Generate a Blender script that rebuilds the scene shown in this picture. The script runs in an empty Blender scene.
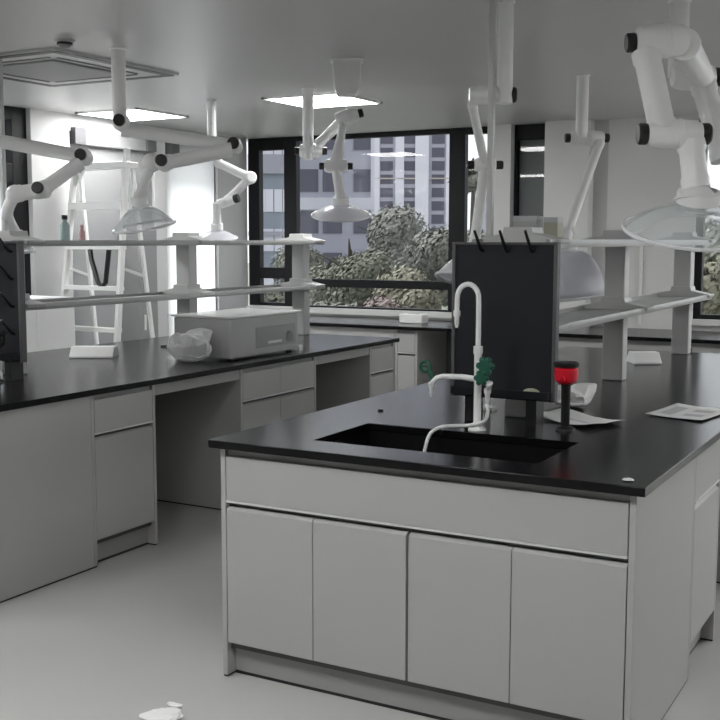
import bpy, bmesh, math, random
from mathutils import Vector, Matrix, Euler
random.seed(7)
C = bpy.context.scene.collection
PI = math.pi
# ------------------------------------------------------------------ camera numbers
F, YAW, PIT, ROLL, CAMH = 1096.79, .5066, .1088, .0013, 1.5
_c, _s = math.cos(YAW), math.sin(YAW)
FWD = Vector((-_s*math.cos(PIT), _c*math.cos(PIT), -math.sin(PIT)))
_r = Vector((_c, _s, 0)); _u = _r.cross(FWD)
RT = _r*math.cos(ROLL)+_u*math.sin(ROLL); UP = -_r*math.sin(ROLL)+_u*math.cos(ROLL)
def P(u, v, d):                     # the point seen at pixel u,v at d metres of forward distance
    return Vector((0, 0, CAMH))+(FWD+RT*((u-360)/F)+UP*((360-v)/F))*d
def fd(p): return (Vector(p)-Vector((0, 0, CAMH))).dot(FWD)
H = .8314                            # worktop height
CZ = 2.42                            # ceiling height
# ------------------------------------------------------------------ materials
def mat(name, col, rough=.5, metal=0., var=.0, vscale=6., bump=0., bscale=60., spec=.5, coat=0.):
    m = bpy.data.materials.new(name); m.use_nodes = True
    nt = m.node_tree; b = nt.nodes['Principled BSDF']
    b.inputs['Base Color'].default_value = (*col, 1); b.inputs['Roughness'].default_value = rough
    b.inputs['Metallic'].default_value = metal; b.inputs['Specular IOR Level'].default_value = spec
    if coat: b.inputs['Coat Weight'].default_value = coat; b.inputs['Coat Roughness'].default_value = .1
    tc = nt.nodes.new('ShaderNodeTexCoord')
    if var:
        n = nt.nodes.new('ShaderNodeTexNoise'); n.inputs['Scale'].default_value = vscale; n.inputs['Detail'].default_value = 4
        nt.links.new(tc.outputs['Object'], n.inputs['Vector'])
        r = nt.nodes.new('ShaderNodeMapRange'); r.inputs['To Min'].default_value = 1-var; r.inputs['To Max'].default_value = 1+var
        nt.links.new(n.outputs['Fac'], r.inputs['Value'])
        mx = nt.nodes.new('ShaderNodeVectorMath'); mx.operation = 'SCALE'; mx.inputs[0].default_value = col
        nt.links.new(r.outputs[0], mx.inputs['Scale']); nt.links.new(mx.outputs[0], b.inputs['Base Color'])
    if bump:
        n2 = nt.nodes.new('ShaderNodeTexNoise'); n2.inputs['Scale'].default_value = bscale
        nt.links.new(tc.outputs['Object'], n2.inputs['Vector'])
        bp = nt.nodes.new('ShaderNodeBump'); bp.inputs['Strength'].default_value = bump; bp.inputs['Distance'].default_value = .01
        nt.links.new(n2.outputs['Fac'], bp.inputs['Height']); nt.links.new(bp.outputs[0], b.inputs['Normal'])
    return m
def emit(name, col, st):
    m = bpy.data.materials.new(name); m.use_nodes = True; nt = m.node_tree; nt.nodes.clear()
    e = nt.nodes.new('ShaderNodeEmission'); e.inputs[0].default_value = (*col, 1); e.inputs[1].default_value = st
    o = nt.nodes.new('ShaderNodeOutputMaterial'); nt.links.new(e.outputs[0], o.inputs[0]); return m
def sheer(name, col, alpha, rough=.15, spec=.5, edge=.45):   # see-through plastic or glass sheet
    m = mat(name, col, rough, spec=spec); nt = m.node_tree; b = nt.nodes['Principled BSDF']
    t = nt.nodes.new('ShaderNodeBsdfTransparent'); mx = nt.nodes.new('ShaderNodeMixShader')
    fr = nt.nodes.new('ShaderNodeLayerWeight'); fr.inputs['Blend'].default_value = .25
    r = nt.nodes.new('ShaderNodeMapRange'); r.inputs['To Min'].default_value = alpha; r.inputs['To Max'].default_value = min(1, alpha+edge)
    nt.links.new(fr.outputs['Facing'], r.inputs['Value'])
    nt.links.new(r.outputs[0], mx.inputs[0]); nt.links.new(t.outputs[0], mx.inputs[1]); nt.links.new(b.outputs[0], mx.inputs[2])
    nt.links.new(mx.outputs[0], nt.nodes['Material Output'].inputs[0]); return m
def milky(name, col):
    m = sheer(name, col, .88, .2); nt = m.node_tree; b = nt.nodes['Principled BSDF']
    t = nt.nodes.new('ShaderNodeBsdfTranslucent'); t.inputs[0].default_value = (*col, 1)
    mx = nt.nodes.new('ShaderNodeMixShader'); mx.inputs[0].default_value = .45
    old = [l for l in nt.links if l.from_node == b][0]; dst = old.to_socket; nt.links.remove(old)
    nt.links.new(b.outputs[0], mx.inputs[1]); nt.links.new(t.outputs[0], mx.inputs[2]); nt.links.new(mx.outputs[0], dst); return m
def glass(name):
    m = bpy.data.materials.new(name); m.use_nodes = True; nt = m.node_tree; nt.nodes.clear()
    t = nt.nodes.new('ShaderNodeBsdfTransparent'); t.inputs[0].default_value = (.93, .95, .95, 1)
    g = nt.nodes.new('ShaderNodeBsdfGlossy'); g.inputs['Roughness'].default_value = .02
    fr = nt.nodes.new('ShaderNodeFresnel'); fr.inputs[0].default_value = 1.5
    mx = nt.nodes.new('ShaderNodeMixShader'); o = nt.nodes.new('ShaderNodeOutputMaterial')
    ge = nt.nodes.new('ShaderNodeNewGeometry'); mm = nt.nodes.new('ShaderNodeMath'); mm.operation = 'SUBTRACT'; mm.inputs[0].default_value = 1; mm.use_clamp = True
    ml = nt.nodes.new('ShaderNodeMath'); ml.operation = 'MULTIPLY'
    nt.links.new(ge.outputs['Backfacing'], mm.inputs[1]); nt.links.new(fr.outputs[0], ml.inputs[0]); nt.links.new(mm.outputs[0], ml.inputs[1])
    nt.links.new(ml.outputs[0], mx.inputs[0]); nt.links.new(t.outputs[0], mx.inputs[1]); nt.links.new(g.outputs[0], mx.inputs[2])
    nt.links.new(mx.outputs[0], o.inputs[0]); return m
def blind_mat(name, col, tr):
    m = mat(name, col, .8, spec=.2, bump=.15, bscale=300); nt = m.node_tree; b = nt.nodes['Principled BSDF']
    t = nt.nodes.new('ShaderNodeBsdfTranslucent'); t.inputs[0].default_value = (*col, 1)
    mx = nt.nodes.new('ShaderNodeMixShader'); mx.inputs[0].default_value = tr
    nt.links.new(b.outputs[0], mx.inputs[1]); nt.links.new(t.outputs[0], mx.inputs[2])
    nt.links.new(mx.outputs[0], nt.nodes['Material Output'].inputs[0]); return m
M = dict(
    floor=mat('floor_epoxy', (.52, .52, .51), .25, var=.10, vscale=1.1, bump=.03, bscale=9),
    ceil=mat('ceiling_metal', (.56, .56, .56), .36, var=.05, vscale=.8, spec=.6),
    wall=mat('wall_paint', (.64, .64, .64), .6, var=.03, vscale=2),
    pier=mat('pier_paint', (.80, .80, .79), .55, var=.03, vscale=2),
    cab=mat('cabinet_laminate', (.425, .425, .417), .42, var=.025, vscale=3),
    cabin=mat('cabinet_gap', (.10, .10, .10), .6),
    kick=mat('kick_laminate', (.33, .33, .325), .5),
    alu=mat('aluminium', (.80, .80, .79), .35, .3),
    top=mat('worktop_resin', (.006, .006, .007), .20, var=.12, vscale=14, bump=.02, bscale=160, spec=.28),
    sink=mat('sink_resin', (.006, .006, .007), .7, spec=.1),
    board=mat('pegboard_plastic', (.016, .017, .022), .6, spec=.3),
    peg=mat('peg_plastic', (.008, .008, .01), .4),
    white=mat('white_plastic', (.90, .90, .90), .33, var=.02),
    black=mat('black_plastic', (.012, .012, .012), .4),
    post=mat('shelf_metal', (.55, .555, .55), .45, .1),
    shelf=mat('shelf_board', (.36, .365, .36), .3, .1),
    frame=mat('window_frame', (.006, .006, .008), .5, spec=.3),
    inner=mat('window_inner', (.5, .5, .52), .5),
    hood=sheer('clear_hood', (.82, .88, .89), .22, .12, edge=.3),
    hoodw=milky('milky_hood', (.93, .93, .97)),
    rim=sheer('hood_rim', (.92, .92, .95), .85, .15),
    glass=glass('window_glass'),
    green=mat('green_plastic', (.012, .10, .062), .35),
    red=mat('red_plastic', (.78, .012, .035), .35),
    paper=mat('paper', (.80, .80, .80), .8, bump=.1, bscale=12),
    film=sheer('plastic_film', (.92, .93, .93), .6, .2),
    box=mat('instrument_paint', (.42, .425, .42), .35, var=.03),
    blindw=blind_mat('white_blind', (.985, .985, .975), .9),
    blindg=blind_mat('grey_blind', (.30, .30, .305), .08),
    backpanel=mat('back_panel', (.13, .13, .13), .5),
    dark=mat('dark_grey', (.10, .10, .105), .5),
    mid=mat('mid_grey', (.27, .27, .275), .5),
    light=emit('light_diffuser', (1, 1, .99), 13.),
    ladder=mat('ladder_paint', (.93, .93, .92), .35),
    teal=mat('teal_glass', (.42, .55, .54), .2), pink=mat('pink_label', (.62, .38, .38), .5),
    soap=mat('soap', (.42, .42, .33), .5),
)
# ------------------------------------------------------------------ mesh helpers
class MB:
    def __init__(s): s.bm = bmesh.new()
    def box(s, x0, x1, y0, y1, z0, z1):
        bmesh.ops.create_cube(s.bm, size=1, matrix=Matrix.Translation(((x0+x1)/2, (y0+y1)/2, (z0+z1)/2)) @ Matrix.Diagonal((abs(x1-x0), abs(y1-y0), abs(z1-z0), 1)))
        return s
    def cone(s, a, b, ra, rb=None, n=24):
        a, b = Vector(a), Vector(b); rb = ra if rb is None else rb
        q = (b-a).to_track_quat('Z', 'Y').to_matrix().to_4x4()
        bmesh.ops.create_cone(s.bm, cap_ends=True, segments=n, radius1=ra, radius2=rb, depth=(b-a).length, matrix=Matrix.Translation((a+b)/2) @ q)
        return s
    def bar(s, a, b, w, h, up=(0, 0, 1)):      # rectangular bar from a to b
        a, b = Vector(a), Vector(b); d = (b-a).normalized(); up = Vector(up)
        sx = d.cross(up).normalized(); sy = sx.cross(d)
        m = Matrix((sx, sy, d)).transposed().to_4x4()
        bmesh.ops.create_cube(s.bm, size=1, matrix=Matrix.Translation((a+b)/2) @ m @ Matrix.Diagonal((w, h, (b-a).length, 1)))
        return s
    def lathe(s, prof, o=(0, 0, 0), axis=(0, 0, 1), n=40):   # prof: (radius, distance along axis)
        o = Vector(o); q = Vector(axis).normalized().to_track_quat('Z', 'Y')
        rings = []
        for r, z in prof:
            if r < 1e-6: rings.append([s.bm.verts.new(o+q @ Vector((0, 0, z)))]); continue
            rings.append([s.bm.verts.new(o+q @ Vector((r*math.cos(2*PI*k/n), r*math.sin(2*PI*k/n), z))) for k in range(n)])
        for A, B in zip(rings, rings[1:]):
            for k in range(n):
                k2 = (k+1) % n
                if len(A) == 1 and len(B) == 1: continue
                if len(A) == 1: s.bm.faces.new((A[0], B[k2], B[k]))
                elif len(B) == 1: s.bm.faces.new((A[k], A[k2], B[0]))
                else: s.bm.faces.new((A[k], A[k2], B[k2], B[k]))
        return s
    def tube(s, pts, r, n=14, caps=True):
        pts = [Vector(p) for p in pts]; rs = r if isinstance(r, (list, tuple)) else [r]*len(pts)
        rings = []; ref = None
        for i, p in enumerate(pts):
            d = (pts[min(i+1, len(pts)-1)]-pts[max(i-1, 0)]).normalized()
            if ref is None: ref = d.orthogonal().normalized()
            ref = (ref-d*ref.dot(d)).normalized(); w = d.cross(ref)
            rings.append([s.bm.verts.new(p+(ref*math.cos(2*PI*k/n)+w*math.sin(2*PI*k/n))*rs[i]) for k in range(n)])
        for A, B in zip(rings, rings[1:]):
            for k in range(n): s.bm.faces.new((A[k], A[(k+1) % n], B[(k+1) % n], B[k]))
        if caps: s.bm.faces.new(rings[0][::-1]); s.bm.faces.new(rings[-1])
        return s
    def prism(s, poly, a, b, f):     # poly of (p,q) swept from a to b; f(p,q,t) -> point
        A = [s.bm.verts.new(f(p, q, a)) for p, q in poly]; B = [s.bm.verts.new(f(p, q, b)) for p, q in poly]
        n = len(poly)
        for k in range(n): s.bm.faces.new((A[k], A[(k+1) % n], B[(k+1) % n], B[k]))
        s.bm.faces.new(A[::-1]); s.bm.faces.new(B); return s
    def sphere(s, c, r, sc=(1, 1, 1)):
        bmesh.ops.create_uvsphere(s.bm, u_segments=24, v_segments=14, radius=r, matrix=Matrix.Translation(c) @ Matrix.Diagonal((*sc, 1))); return s
    def build(s, name, m, parent=None, bevel=0, solid=0):
        bm = s.bm; bmesh.ops.recalc_face_normals(bm, faces=bm.faces)
        for f in bm.faces: f.smooth = True
        for e in bm.edges:
            if len(e.link_faces) == 2 and e.calc_face_angle(0) > .6: e.smooth = False
        me = bpy.data.meshes.new(name); bm.to_mesh(me); bm.free(); me.materials.append(M[m] if isinstance(m, str) else m)
        o = bpy.data.objects.new(name, me); C.objects.link(o)
        if parent is not None: o.parent = parent
        if solid:
            md = o.modifiers.new('thickness', 'SOLIDIFY'); md.thickness = solid
        if bevel:
            md = o.modifiers.new('bevel', 'BEVEL'); md.width = bevel; md.segments = 2; md.limit_method = 'ANGLE'; md.angle_limit = .6
        return o
def tag(o, label, cat, group=None, kind=None):
    o['label'] = label; o['category'] = cat
    if group: o['group'] = group
    if kind: o['kind'] = kind
    return o
def thing(name, label, cat, loc=(0, 0, 0), rz=0, group=None):
    o = bpy.data.objects.new(name, None); C.objects.link(o); o.location = loc; o.rotation_euler = (0, 0, rz)
    o.empty_display_size = .05
    return tag(o, label, cat, group)
def struct(o, label=None):
    o['kind'] = 'structure'
    if label: o['label'] = label
    return o
def kids(o): return [c for c in bpy.data.objects if c.parent is o]
def copy_tree(o, parent=None):
    c = o.copy(); C.objects.link(c)
    if parent is not None: c.parent = parent
    for ch in kids(o): copy_tree(ch, c)
    return c
# ------------------------------------------------------------------ room shell
XL, XR_, YF, YB = -5.85, 3.4, -2.6, 8.4
struct(MB().box(XL-.6, XR_+.2, YF-.2, YB+.25, -.1, 0).build('floor', 'floor'), 'glossy pale grey epoxy floor')
struct(MB().box(XL-.25, XR_+.2, YF-.2, YB+.25, CZ, CZ+.1).build('ceiling', 'ceil'), 'smooth grey metal ceiling')
struct(MB().box(XR_, XR_+.2, YF-.2, YB+.25, 0, CZ).build('wall_right', 'wall'))
struct(MB().box(XL-.25, XR_, YF-.2, YF, 0, CZ).build('wall_front', 'wall'))
# left wall: window_4 (black frame), pier, window_5 (grey blind), window_6 (white blind), corner
w = MB()
w.box(XL-.25, XL, YF, 4.2, 0, CZ); w.box(XL-.25, XL, 4.2, 5.74, 0, .86); w.box(XL-.25, XL, 7.09, 7.235, 0, CZ)
w.box(XL-.25, XL, 6.12, 7.09, 0, .35); w.box(XL-.25, XL, 7.235, 7.95, 0, .35); w.box(XL-.25, XL, 7.95, YB, 0, CZ)
w.box(XL-.25, XL, 6.12, 7.09, 2.30, CZ); w.box(XL-.25, XL, 7.235, 7.95, 2.30, CZ)
struct(w.build('wall_left', 'wall'))
struct(MB().box(XL-.25, XL+.01, 5.74, 6.12, 0, CZ).build('trim_1', 'wall'), 'pale wall pier beside the black framed left window')
# back wall with openings
w = MB()
w.box(XL-.25, -3.42, YB, YB+.25, 0, .88); w.box(-3.42, -3.256, YB, YB+.25, 0, CZ); w.box(-3.256, -2.952, YB, YB+.25, 0, 1.35)
w.box(-2.952, -2.475, YB, YB+.25, 0, CZ)
w.box(-1.81, .6, YB, YB+.25, 0, .9); w.box(.6, XR_, YB, YB+.25, 0, CZ)
struct(w.build('wall_back', 'wall'))
struct(MB().box(-2.952, -2.594, YB-.12, YB, 0, CZ).build('trim_2', 'pier'), 'pale grey column between the dark window and the wide pier')
struct(MB().box(-3.42, -3.256, YB-.06, YB, 0, CZ).build('trim_3', 'pier'), 'pale column right of the big window')
struct(MB().box(-2.475, -1.81, YB-.02, YB+.25, 0, CZ).build('trim_4', 'pier'), 'wide pale wall pier with a white conduit')
def win(n, rects, panes, label, m='frame', glassm='glass', y0=YB+.02, y1=YB+.09, axis='y'):
    f = MB()
    for a, b, z0, z1 in rects:
        if axis == 'y': f.box(a, b, y0, y1, z0, z1)
        else: f.box(y0, y1, a, b, z0, z1)
    fo = struct(f.build('window_%d' % n, m, bevel=.004), label)
    g = MB(); ym = (y0+y1)/2
    for a, b, z0, z1 in panes:
        if axis == 'y': g.box(a, b, ym-.003, ym+.003, z0, z1)
        else: g.box(ym-.003, ym+.003, a, b, z0, z1)
    g.build('pane', glassm, fo)
    return fo
t2 = CZ
win(1, [(-5.85, -5.73, .88, t2), (-5.73, -5.46, 2.31, t2), (-5.73, -5.46, 1.15, 1.25), (-5.46, -5.33, .88, t2), (-5.33, -3.83, 2.378, t2), (-5.33, -3.83, 1.085, 1.155),
        (-3.83, -3.687, .88, t2), (-3.687, -3.42, 2.365, t2), (-3.46, -3.42, .88, t2), (-5.73, -5.46, .88, .93), (-5.33, -3.83, .88, .915), (-3.687, -3.46, .88, .95)],
    [(-5.73, -5.46, 1.25, 2.31), (-5.73, -5.46, .93, 1.15), (-5.33, -3.83, 1.155, 2.378), (-5.33, -3.83, .915, 1.085), (-3.687, -3.46, .95, 2.365)], 'big black framed window looking onto towers and trees')
w2 = win(2, [(-3.256, -2.952, 2.30, t2), (-3.256, -3.236, 1.35, 2.30), (-2.977, -2.952, 1.35, 2.30), (-3.256, -2.952, 1.35, 1.42)], [(-3.236, -2.977, 1.42, 2.30)], 'narrow dark window mirroring the ceiling lights')
MB().box(-3.27, -2.94, YB+.11, YB+.13, 1.3, CZ).build('blind', 'mid', w2)
win(3, [(-1.81, -1.755, .9, t2), (-1.755, .6, 2.33, t2), (-1.755, .6, .9, .95), (-.62, -.55, .95, 2.33), (.55, .6, .95, 2.33)],
    [(-1.755, -.62, .95, 2.33), (-.55, .55, .95, 2.33)], 'black framed window at the right behind the clear hood')
wx = dict(y0=XL-.14, y1=XL-.03, axis='x')
win(4, [(4.2, 4.26, .86, t2), (5.60, 5.74, .86, t2), (4.26, 5.60, 2.33, t2), (4.26, 5.60, 1.90, 2.03), (4.26, 5.60, .86, .95)], [(4.26, 5.60, 2.03, 2.33), (4.26, 5.60, .95, 1.90)], 'black framed window at the left edge', **wx)
wx['y0'] = XL-.2
win(5, [(6.12, 6.16, .35, 2.3), (7.05, 7.09, .35, 2.3), (6.16, 7.05, .35, .4), (6.16, 7.05, 2.25, 2.3)], [(6.16, 7.05, .4, 2.25)], 'left window covered by the grey roller blind', **wx)
win(6, [(7.235, 7.265, .35, 2.3), (7.92, 7.95, .35, 2.3), (7.265, 7.92, .35, .4), (7.265, 7.92, 2.25, 2.3)], [(7.265, 7.92, .4, 2.25)], 'left window covered by the bright white roller blind', **wx)
struct(MB().box(-5.85, -2.475, YB-.03, YB+.02, .85, .90).box(-1.81, .6, YB-.03, YB+.02, .87, .915).build('trim_5', 'pier'), 'pale window sill along the back wall')
# roller blinds
def blind(y0, y1, m, label, fx=XL-.012):
    t = thing('roller_blind', label, 'blind', (fx, (y0+y1)/2, 2.2)); hw = (y1-y0)/2
    fb = MB(); fb.bm.faces.new([fb.bm.verts.new((0, y, z)) for y, z in ((-hw+.015, -1.78), (hw-.015, -1.78), (hw-.015, .03), (-hw+.015, .03))]); fb.build('fabric', m, t)
    MB().box(-.02, .045, -hw+.10, hw-.10, .0, .118).build('valance', m, t, bevel=.01)
    for s in (-1, 1):
        MB().box(-.03, .06, s*(hw-.07) - .055, s*(hw-.07) + .055, 0.005, .125).build('bracket', 'dark', t)
    MB().box(-.008, .008, -hw+.015, hw-.015, -1.81, -1.78).build('bottom_bar', 'alu', t)
blind(6.13, 7.08, 'blindg', 'grey roller blind drawn down behind the white ladder')
blind(7.245, 7.94, 'blindw', 'glowing white roller blind near the back corner', XL-.02)
# conduit on the pier
t = thing('pipe_conduit', 'thin white vertical conduit on the wide pale pier', 'pipe', (-2.196, YB-.035, 0))
MB().cone((0, 0, .86), (0, 0, 1.5), .012).build('pipe', 'white', t)
for z in (.95, 1.35): MB().box(-.022, .022, -.004, .015, z, z+.02).build('clip', 'alu', t)
# ------------------------------------------------------------------ ceiling fittings
def light(x, y, label):
    t = thing('ceiling_light', label, 'ceiling light', (x, y, CZ), 0, 'square ceiling lights')
    f = MB()
    for a in (-1, 1):
        f.box(a*.28-.01, a*.28+.01, -.29, .29, -.014, 0); f.box(-.29, .29, a*.28-.01, a*.28+.01, -.014, 0)
    f.build('frame', 'white', t)
    MB().box(-.271, .271, -.271, .271, -.011, -.002).build('diffuser', 'light', t)
light(-3.79, 6.32, 'square lit ceiling panel right of the hanging poles, nearer the middle of the photo')
light(-5.44, 6.36, 'square lit ceiling panel above the white ladder, the left one in view')
for x, tx_ in ((-5.47, 'by the left wall'), (-3.8, 'added fill second from left wall'), (-2.1, 'added fill above the middle aisle'), (-.4, 'added fill second from right')):  # except by the left wall, unseen panels added to light the bench fronts
    light(x, 2.0 if x < -5 else 1.44, 'square lit ceiling panel in the row behind the camera, ' + tx_)
light(-5.47, 3.9, 'added ceiling fill panel left of the frame over the left aisle')  # unseen panel added to brighten the left rear
for y, ty in ((4.9, 'halfway to the windows'), (6.33, 'second from the windows'), (7.75, 'nearest the windows')):
    for x, tx_ in ((2.3, 'by the right wall'),) if y < 6 else ((.6, 'beside the near bench'), (2.3, 'by the right wall')):
        light(x, y, 'added ceiling fill panel over the right aisle %s, %s' % (tx_, ty))  # unseen panels added to fill the right side and back of the room
t = thing('ceiling_outlet_box', 'white boxy fitting hanging from the ceiling just before the square light', 'ceiling fitting', (*P(347, 61, 5.62).to_2d(), CZ), YAW)
b = MB(); b.prism([(-.075, 0), (.075, 0), (.07, -.15), (.045, -.185), (-.05, -.185), (-.065, -.15)], -.05, .05, lambda p, q, k: Vector((p, k, q))); b.build('housing', 'white', t, bevel=.008)
MB().box(-.085, .085, -.06, .06, -.012, 0).build('flange', 'white', t, bevel=.003)
# air conditioner cassette
t = thing('air_conditioner_cassette', 'square grey air conditioner cassette set in the ceiling at upper left', 'air conditioner', (-4.375, 4.475, CZ))
f = MB(); f.prism([(-.475, -.014), (.475, -.014), (.482, 0), (-.482, 0)], -.475, .475, lambda p, q, s: Vector((p, s, q))); f.build('body', 'ceil', t, bevel=.003)
MB().box(-.27, .27, -.27, .27, -.024, -.013).build('intake_grille', 'mid', t, bevel=.004)
for k in range(4):
    a = k*PI/2; b = MB().box(-.45, .45, -.465, -.415, -.0165, -.0135); o = b.build('air_slot', 'black', t); o.rotation_euler.z = a
    o2 = MB().box(-.30, .30, -.335, -.318, -.0175, -.0135).build('louver', 'dark', t); o2.rotation_euler.z = a
t = thing('smoke_detector', 'small round smoke detector on the ceiling above the air conditioner', 'smoke detector', (-3.725, 3.89, CZ))
MB().lathe([(0, -.01), (.045, -.01), (.048, 0), (0, 0)]).build('base', 'post', t)
MB().lathe([(0, -.034), (.02, -.034), (.030, -.024), (.034, -.01), (0, -.01)]).build('sensor_cap', 'mid', t)
MB().lathe([(.029, -.022), (.036, -.022), (.036, -.014), (.029, -.014)]).build('sensor_slot', 'black', t)
# ------------------------------------------------------------------ cabinets
def cabinet(loc, rz, w, d, label, cols, left_panel=0., right_panel=0., fascia='full', hollow=False, rail=0, nofront=False, cm='cab', h=.804, name='base_cabinet'):
    t = thing(name, label, 'cabinet', (loc[0], loc[1], 0), rz)
    cb = MB()
    if hollow: cb.box(.02, w-.02, .022, .03, .10, h-.02).box(.02, w-.02, d-.012, d, .10, h).box(.02, w-.02, .03, d-.012, .10, .118)
    else: cb.box(.001, w-.001, .022, d, .10, h)
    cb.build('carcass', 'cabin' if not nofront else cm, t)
    if rail: MB().box(w+.001, w+rail-.001, .006, .03, .745, h-.001).build('knee_rail', 'kick', t)
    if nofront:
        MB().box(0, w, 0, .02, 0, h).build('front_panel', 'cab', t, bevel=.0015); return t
    # side panels run to the floor
    for on, a, b in ((left_panel, 0, .019), (right_panel, w-.019, w)):
        if on:
            MB().box(a, b, 0, d, .007, h).build('side_panel', 'cab', t, bevel=.0015)
            MB().box(a+.002, b-.002, .003, d-.003, 0, .007).build('gap_strip', 'black', t)  # black strip drawn for the dark gap under the panel
    x0 = .021 if left_panel else .002; x1 = w-(.021 if right_panel else .002)
    MB().box(x0, x1, .045, .062, 0.012, .115).build('toe_kick', 'kick', t)
    MB().box(x0, x1, .047, .062, 0, .012).build('gap_strip', 'black', t)  # same black gap strip below the toe kick
    MB().box(x0, x1, .014, .026, h-.03, h).build('top_rail', 'kick', t)
    n = cols; cw = (x1-x0)/n
    # drawer fronts / fascia
    nf = 1 if fascia == 'full' else n
    fw = (x1-x0)/nf
    for i in range(nf):
        a, b = x0+i*fw+.0012, x0+(i+1)*fw-.0012
        dr = MB().box(a, b, 0, .02, .624, h-.028).build('drawer', 'cab', t, bevel=.0015)
        MB().box(a, b, -.002, .012, .617, .6235).build('handle_strip', 'alu', dr)
    for i in range(n):
        a, b = x0+i*cw+.0014, x0+(i+1)*cw-.0014
        if n == 4 and i in (1, 2): a, b = (a, b-.003) if i == 1 else (a+.003, b)
        o = MB()
        o.prism([(0, .125), (0, .592), (.012, .601), (.02, .601), (.02, .125)], a, b, lambda p, q, s: Vector((s, p, q)))
        o.build('door', 'cab', t, bevel=.0012)
    return t
def slab(name, label, x0, x1, y0, y1, z0, z1, hole=None):
    b = MB(); bm = b.bm
    if not hole: b.box(x0, x1, y0, y1, z0, z1)
    else:
        xs = [x0, hole[0], hole[1], x1]; ys = [y0, hole[2], hole[3], y1]
        V = {(i, j, k): bm.verts.new((xs[i], ys[j], (z0, z1)[k])) for i in range(4) for j in range(4) for k in range(2)}
        for k in range(2):
            for i in range(3):
                for j in range(3):
                    if (i, j) != (1, 1): bm.faces.new([V[i, j, k], V[i+1, j, k], V[i+1, j+1, k], V[i, j+1, k]])
        def wl(a, c): bm.faces.new([V[(*a, 0)], V[(*c, 0)], V[(*c, 1)], V[(*a, 1)]])
        for i in range(3): wl((i, 0), (i+1, 0)); wl((i, 3), (i+1, 3)); wl((0, i), (0, i+1)); wl((3, i), (3, i+1))
        wl((1, 1), (2, 1)); wl((1, 2), (2, 2)); wl((1, 1), (1, 2)); wl((2, 1), (2, 2))
    return tag(b.build(name, 'top', bevel=.002), label, 'worktop')
SINK = (-1.905, -1.11, 3.105, 3.50)
def island(dx, who, cut):
    xl, xr, yf, ye = -2.186+dx, -.7715+dx, 2.967, 6.70
    hole = tuple(v+(dx if i < 2 else 0) for i, v in enumerate(SINK))
    sl = slab('lab_worktop', ('black resin worktop with the sink cut into it, on the near lab bench' if dx == 0 else 'long black resin worktop at the left carrying the plastic covered box'), xl-.03, xr+.03, yf-.03, ye+.02, .804, H, hole)
    # sink bowl
    t = thing('lab_sink', 'black rectangular sink sunk in %s' % ('the near worktop before the white tap' if dx == 0 else 'the left worktop beside the left edge of the photo'), 'sink', (hole[0], hole[2], .8035))
    W, D = hole[1]-hole[0], hole[3]-hole[2]; zb = -.20
    b = MB(); bm = b.bm; tt = .012
    b.box(-tt, W+tt, -tt, D+tt, zb-tt, zb); b.box(-tt, 0, -tt, D+tt, zb, -.001); b.box(W, W+tt, -tt, D+tt, zb, -.001); b.box(0, W, -tt, 0, zb, -.001); b.box(0, W, D, D+tt, zb, -.001)
    b.build('bowl', 'sink', t)
    MB().lathe([(0, zb+.002), (.03, zb+.002), (.04, zb+.008), (.045, zb)], (W/2, D/2, 0)).build('drain', 'dark', t)
    cabinet((xl, yf), 0, xr-xl, .733, 'wide pale grey four-door sink cabinet at the front of the photo' if dx == 0 else 'pale grey sink cabinet with the plain end panel at the left photo edge', 4, left_panel=1, right_panel=1, hollow=True)
    spots = [(3.702, 4.15, .72), (4.87, 5.66, .685), (6.345, 6.70, 0)]
    texts = (['pale grey drawer cabinet at the right edge beside the sink cabinet', 'pale grey drawer cabinet in the middle of the near bench right side', 'pale grey drawer cabinet at the far end of the near bench right side'] if dx == 0 else
             ['pale grey drawer cabinet next to the plain end panel, before the wide knee space', 'pale grey drawer cabinet between the two dark knee spaces of the left bench', 'narrow pale grey drawer cabinet at the far end of the left bench'])
    for (a, b_, rl), tx in zip(spots, texts):
        cabinet((xr, a), PI/2, b_-a, .66, tx, 1 if b_-a < .6 else 2, fascia='each', left_panel=1, right_panel=1, rail=rl)
    # rear row facing the other aisle
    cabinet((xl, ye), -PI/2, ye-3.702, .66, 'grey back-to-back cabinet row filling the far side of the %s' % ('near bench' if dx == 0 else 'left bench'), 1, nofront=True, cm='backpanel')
island(0, 'near', True)
island(-2.6745, 'left', True)
# ------------------------------------------------------------------ reagent shelves
def shelf(cx, label, ys, y0, y1, zl, zu):
    t = thing('reagent_shelf', label, 'shelf', (cx, (y0+y1)/2, H)); my = (y0+y1)/2
    for y in ys:
        MB().box(-.05, .05, y-my-.04, y-my+.04, 0, zu-H+.01).build('post', 'post', t, bevel=.006)
    for nm, z, hw in (('lower_shelf', zl, .15), ('upper_shelf', zu, .15)):
        s = MB()
        # shallow tray section swept along the bench
        s.prism([(-hw, -.018), (hw, -.018), (hw+.004, .0), (hw, .012), (hw-.012, .012), (hw-.016, -.004), (-hw+.016, -.004), (-hw+.012, .012), (-hw, .012), (-hw-.004, 0)], y0-my, y1-my, lambda p, q, k, z=z: Vector((p, k, z-H+q)))
        so = s.build(nm, 'shelf', t)
        for y in ys:
            b = MB(); top = .058
            b.prism([(-.165, -.004), (.165, -.004), (.17, .012), (.10, .026), (.06, .034), (.055, top), (-.055, top), (-.06, .034), (-.10, .026), (-.17, .012)], y-my-.06, y-my+.06, lambda p, q, k, z=z: Vector((p, k, z-H+q)))
            b.build('bracket', 'post', so, bevel=.003)
    return t
shelf(-1.48, 'two-tier grey reagent shelf on the near bench behind the black pegboard', (3.93, 5.20, 6.60), 3.80, 6.68, 1.175, 1.492)
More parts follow.
